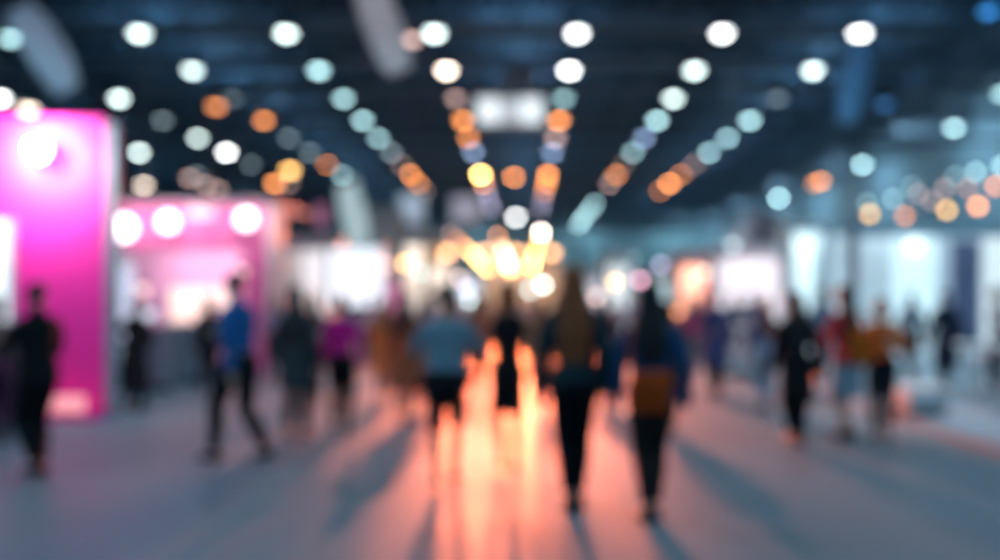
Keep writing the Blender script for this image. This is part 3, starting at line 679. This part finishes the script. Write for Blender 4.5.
    # bottom garment
    if bottom:
        kb, cb = bottom; bm = bmesh.new()
        if kb == 'skirt':
            oval(bm, [((z+up)*s, rx*s, ry*s, 0, 0) for z, rx, ry in ((bhem, .185, .165), ((bhem+.95)/2, .18, .15), (.95, .16*hipw, .122), (1.05, .135, .105))], 20)
        else:
            trs([(.81, .13, .10, -.01), (.86, .155*hipw, .118, -.01), (.90, .158*hipw, .120, -.01), (.95, .158*hipw, .118, -.01), (1.02, .148, .104, 0)], .016)
            for sd, hip, kn, ank, toe in legs:
                cf = kn.lerp(ank, .3)+Vector((0, -.014, 0)); th = hip.lerp(kn, .4)
                w2 = .012 if kb == 'leggings' else .022
                if kb == 'shorts': q = hip.lerp(kn, .9); tube(bm, [hip*s, th*s, q*s], [.098*s, .092*s, .082*s], 12)
                else:
                    end = kn.lerp(ank, .95-bhem*.9)
                    tube(bm, [hip*s, th*s, kn*s, cf*s, end*s], [(r_+w2)*s for r_ in (.086, .076, .054, .052, .036)], 12)
        g_ = obj({'skirt': 'skirt', 'shorts': 'shorts', 'leggings': 'leggings', 'trousers': 'trousers'}[kb], bm, cloth('%s_%02d%02d%02d' % (kb, *[int(v*99) for v in cb]), cb), t); remesh(g_, .010, .010, 2)
    # shoes
    for sd, hip, kn, ank, toe in legs:
        bm = bmesh.new(); u = toe; v = Vector((0, 0, 1)); v = (v-u*v.dot(u)).normalized(); x_ = u.cross(v); rings = []
        for f_, hw, ht in ((-.075, .024, .05), (-.06, .034, .085), (-.01, .037, .09), (.04, .038, .065), (.10, .043, .05), (.15, .038, .038), (.175, .02, .024)):
            q = ank+u*f_+v*(-.083); rings.append([(q+x_*hw*math.cos(a)+v*(ht*.5+ht*.5*math.sin(a)))*s for a in [2*math.pi*k/14 for k in range(14)]])
        loft(bm, rings); so = obj('shoe', bm, mat('shoe_%02d%02d%02d' % tuple(int(v_*99) for v_ in shoes), shoes, .4), t, smooth=True)
        bm = bmesh.new(); q0 = ank+v*(-.085); rr = []
        for f_, hw in ((-.08, .026), (-.06, .038), (.04, .042), (.10, .047), (.16, .038), (.18, .02)):
            q = q0+u*f_; rr.append([(q+x_*a*hw+v*b_)*s for a, b_ in ((-1, 0), (1, 0), (1, .018), (-1, .018))])
        loft(bm, rr); obj('sole', bm, m_black, so)
    return t

def bag(p, size, c, label, kind='shoulder_bag', rz=0, strap=None):
    w_, dp, h_ = size; t = thing(kind, label, 'bag', p, rz)
    m = cloth('bag_%02d%02d%02d' % tuple(int(v*99) for v in c), c)
    bm = bmesh.new(); n = 8; rings = []
    for i in range(n+1):
        f_ = i/n; k = .86+.16*math.sin(math.pi*f_); z = (f_-.5)*h_
        rings.append([Vector((w_/2*k*math.copysign(abs(math.cos(a))**.5, math.cos(a)), dp/2*k*math.copysign(abs(math.sin(a))**.5, math.sin(a)), z)) for a in [2*math.pi*q/20 for q in range(20)]])
    loft(bm, rings); obj('pouch', bm, m, t, smooth=True)
    obj('flap', B(-w_*.44, w_*.44, -dp/2-.022, -dp/2+.01, 0, h_*.46), m, t, bevel=.008)
    bm = bmesh.new()
    pts = strap or [(-w_*.4, 0, h_*.45), (-w_*.3, 0, h_*.9), (0, 0, h_*1.1), (w_*.3, 0, h_*.9), (w_*.4, 0, h_*.45)]
    tube(bm, pts, .012, 6); obj('strap', bm, m, t)
    return t

blk = (.010, .012, .016)
person(39, 7.35, 1.60, 60, 'person in black silhouetted against the tall magenta wall, looking left', female=False, stride=.12, arms=('bent', 'bent'), hair=('short', (.02, .012, .01)), top=('jacket', blk), wide=1.0)
person(-4, 9.0, 1.50, 20, 'person in grey at the left edge beside the reception counter', stride=.1, arms=('bent', 'down'), hair=('bob', (.1, .05, .03)), top=('shirt', (.16, .12, .12)), bottom=('trousers', (.10, .03, .08)))
person(134, 11.6, 1.48, -20, 'person in a long black coat standing before the roll-up banner', stride=.15, hair=('short', blk), top=('coat', (.008, .010, .014)), hem=.32, arms=('hip', 'hip'), wide=1.25)
person(208, 13.2, 1.52, 10, 'dark dressed person in front of the peach screen of the pink booth', stride=.3, hair=('bob', (.03, .02, .02)), top=('jacket', (.012, .020, .032)), bottom=('trousers', (.012, .02, .03)))
person(240, 8.0, 1.74, 62, 'tall striding person in a bright blue jacket and black trousers', female=False, stride=.52, lead=-1, arms=('down', 'bent'), hair=('short', (.02, .015, .015)), top=('jacket', (.02, .14, .40)), hem=1.03, wide=.9)
person(296, 9.3, 1.62, 0, 'woman in a loose charcoal coat with long dark hair left of the magenta top', stride=.22, hair=('verylong', (.025, .022, .024)), top=('coat', (.045, .060, .072)), hem=.62, wide=.98, shoes=(.3, .12, .06))
person(313, 12.5, 1.55, 10, 'brown haired person behind the charcoal coat', stride=.2, hair=('long', (.16, .07, .035)), top=('shirt', (.10, .10, .13)), bottom=('trousers', (.03, .04, .05)))
person(341, 9.8, 1.52, 0, 'woman in a magenta top and black trousers with her hair in a bun', stride=.2, hair=('bun', (.03, .02, .02)), top=('shirt', (.78, .02, .36)), hem=.90, wide=1.1)
person(385, 13.0, 1.50, 0, 'person in a rust orange coat, left of the two orange coated walkers', stride=.2, hair=('long', (.30, .12, .05)), top=('coat', (.75, .22, .07)), hem=.45, wide=1.05)
person(404, 10.6, 1.56, -8, 'dark haired person in a brown coat, right of the two orange coated walkers', stride=.25, hair=('long', (.04, .02, .015)), top=('coat', (.40, .12, .06)), hem=.5, bottom=('leggings', blk))
person(425, 11.8, 1.45, 5, 'person in a dark red coat behind the slate blue shirt', stride=.2, hair=('bob', (.05, .02, .02)), top=('coat', (.45, .10, .08)), hem=.5)
person(446, 7.0, 1.60, 0, 'broad person in a slate blue shirt and black shorts walking away', female=False, stride=.4, lead=1, arms=('bent', 'bent'), sleeve=.55, hair=('short', (.03, .02, .015)), top=('shirt', (.24, .38, .48)), hem=.92, bottom=('shorts', blk), wide=1.12, skin=1)
person(508, 7.5, 1.62, 0, 'auburn haired woman in a black sleeveless dress walking in the centre', stride=.18, sleeve=0, arms=('down', 'bent'), hair=('bob', (.34, .10, .03)), top=('dress', blk), hem=.56, bottom=None, wide=1.0, skin=1)
person(476, 13.5, 1.52, 0, 'person in a red top between the slate blue shirt and the black dress', stride=.2, hair=('long', (.25, .09, .04)), top=('shirt', (.7, .18, .10)))
person(540, 11.5, 1.48, 0, 'person in an orange top between the black dress and the teal jacket', stride=.2, hair=('long', (.3, .1, .04)), top=('coat', (.75, .22, .10)), hem=.6)
person(574, 6.15, 1.70, 0, 'woman with long golden brown hair in a dark teal jacket and black leggings', stride=.10, arms=('down', 'down'), hair=('verylong', (.32, .085, .022)), top=('jacket', (.020, .050, .062)), hem=.84, bottom=('leggings', (.004, .009, .014)), bhem=.14, wide=1.0)
person(604, 12.5, 1.50, 0, 'person in a dark plum top behind the golden haired woman', stride=.2, hair=('long', (.09, .03, .02)), top=('jacket', (.08, .03, .05)))
person(651, 5.9, 1.57, 0, 'woman with black hair in a navy jacket and dark brown leggings', stride=.08, arms=('down', 'down'), hair=('long', (.008, .008, .01)), top=('jacket', (.015, .08, .20)), hem=.88, bottom=('leggings', (.030, .026, .026)), bhem=.12, shoes=(.10, .04, .05), wide=1.08)
person(668, 9.8, 1.45, 0, 'person in an olive brown coat right behind the navy jacket woman', stride=.2, hair=('bob', (.02, .02, .02)), top=('coat', (.06, .06, .055)), hem=.5)
person(691, 15, 1.50, 160, 'person in a pink top in the distance right of centre', stride=.2, hair=('long', (.1, .04, .03)), top=('shirt', (.55, .08, .20)), bottom=('trousers', (.2, .2, .25)))
person(716, 13.5, 1.60, 0, 'person in a violet blue coat right of the pink top', stride=.15, hair=('short', (.03, .02, .03)), top=('coat', (.07, .08, .20)), hem=.5, wide=1.1)
person(734, 20.5, 1.60, 30, 'dark slate dressed person behind the white high table', stride=.2, hair=('short', (.03, .02, .03)), top=('jacket', (.06, .09, .14)))
person(766, 11.6, 1.50, 10, 'brown haired person in a blue top and pale jeans', stride=.2, hair=('long', (.22, .08, .04)), top=('shirt', (.14, .17, .34)), bottom=('trousers', (.25, .36, .48)))
person(797, 8.9, 1.55, 0, 'woman all in black with very long black hair right of centre', stride=.12, hair=('verylong', (.010, .009, .010)), top=('coat', (.010, .010, .013)), hem=.5, wide=.95)
person(847, 9.2, 1.62, 25, 'brown haired woman in a red top and pale blue skirt', stride=.25, arms=('down', 'bent'), hair=('verylong', (.055, .025, .018)), top=('shirt', (.80, .06, .08)), hem=.90, bottom=('skirt', (.30, .42, .52)), bhem=.50, wide=1.15)
person(882, 9.4, 1.48, 150, 'person in a mustard orange top facing the aisle beside the red top', stride=.2, arms=('bent', 'down'), hair=('bob', (.12, .05, .035)), top=('shirt', (.90, .22, .06)), hem=.86, bottom=('trousers', (.015, .025, .035)), wide=1.15)
person(946, 14.3, 1.56, 0, 'person in dark navy standing on the platform between the bar stools', stride=.12, hair=('short', (.05, .02, .03)), top=('coat', (.022, .028, .055)), hem=.4, z0=.05, wide=1.1)
person(1000, 13.2, 1.62, 60, 'person in dull lavender at the right edge behind the white table', stride=.1, hair=('bob', (.12, .06, .08)), top=('shirt', (.26, .17, .24)), bottom=('trousers', (.02, .03, .045)), z0=.05)
# bags carried or worn
bag(W(650, 392, 5.72), (.27, .12, .26), (.62, .085, .012), 'rust brown shoulder bag on the lower back of the navy jacket woman', strap=[(-.11, 0, .1), (-.125, .03, .25), (-.115, .07, .38), (-.085, .16, .43), (-.03, .29, .33), (.06, .32, .16), (.16, .25, .06), (.175, .14, .05), (.12, .02, .08)])
bag(W(861, 348, 9.02), (.24, .12, .34), (.75, .16, .015), 'mustard backpack between the red top and the mustard orange top', 'backpack')
bag(W(222, 392, 12.6), (.2, .1, .3), (.5, .38, .12), 'pale yellow tote bag standing on the floor in front of the pink booth', 'tote_bag')
# distant crowd
far = [(276, 16, (.18, .14, .2)), (372, 19, (.25, .2, .24)), (432, 21, (.32, .3, .33)), (487, 20, (.35, .14, .09)), (558, 19, (.4, .2, .18)), (618, 26, (.3, .24, .28)), (634, 29, (.12, .12, .2)), (752, 21, (.1, .1, .16)),
       (700, 22, (.3, .12, .12)), (822, 15, (.1, .13, .18)), (912, 16, (.08, .11, .16)), (500, 26, (.3, .12, .1)), (458, 27, (.2, .2, .25)), (528, 30, (.3, .2, .2)), (590, 28, (.14, .12, .18)), (402, 26, (.4, .1, .2))]
fl_ = ['far off behind the charcoal coat', 'far off right of the magenta top', 'far off behind the slate blue shirt', 'far off left of the black dress', 'far off left of the teal jacket',
       'far off left of the navy jacket', 'smaller one far off left of the navy jacket', 'far off right of the high table', 'far off above the pink top', 'far off between the black coat and the red top', 'far off left of the dark navy visitor',
       'tiny in the middle of the aisle', 'tiny left of the middle of the aisle', 'tiny right of the middle of the aisle', 'tiny right of the long golden hair', 'tiny beside the amber lit panel']
hk = ['long', 'short', 'bob', 'ponytail']
for i, (px, d, c) in enumerate(far):
    person(px, d, 1.55+.12*((i*37) % 5)/5, random.choice((0, 10, 180, -20)), 'distant visitor ' + fl_[i], stride=.25, female=bool(i % 2), hair=(hk[i % 4], (.06+.03*(i % 3), .035, .025)), top=('jacket' if i % 2 else 'shirt', tuple(min(.8, v*2) for v in c)), bottom=('trousers', (.03+.02*(i % 3), .035, .05)), group='distant visitors')
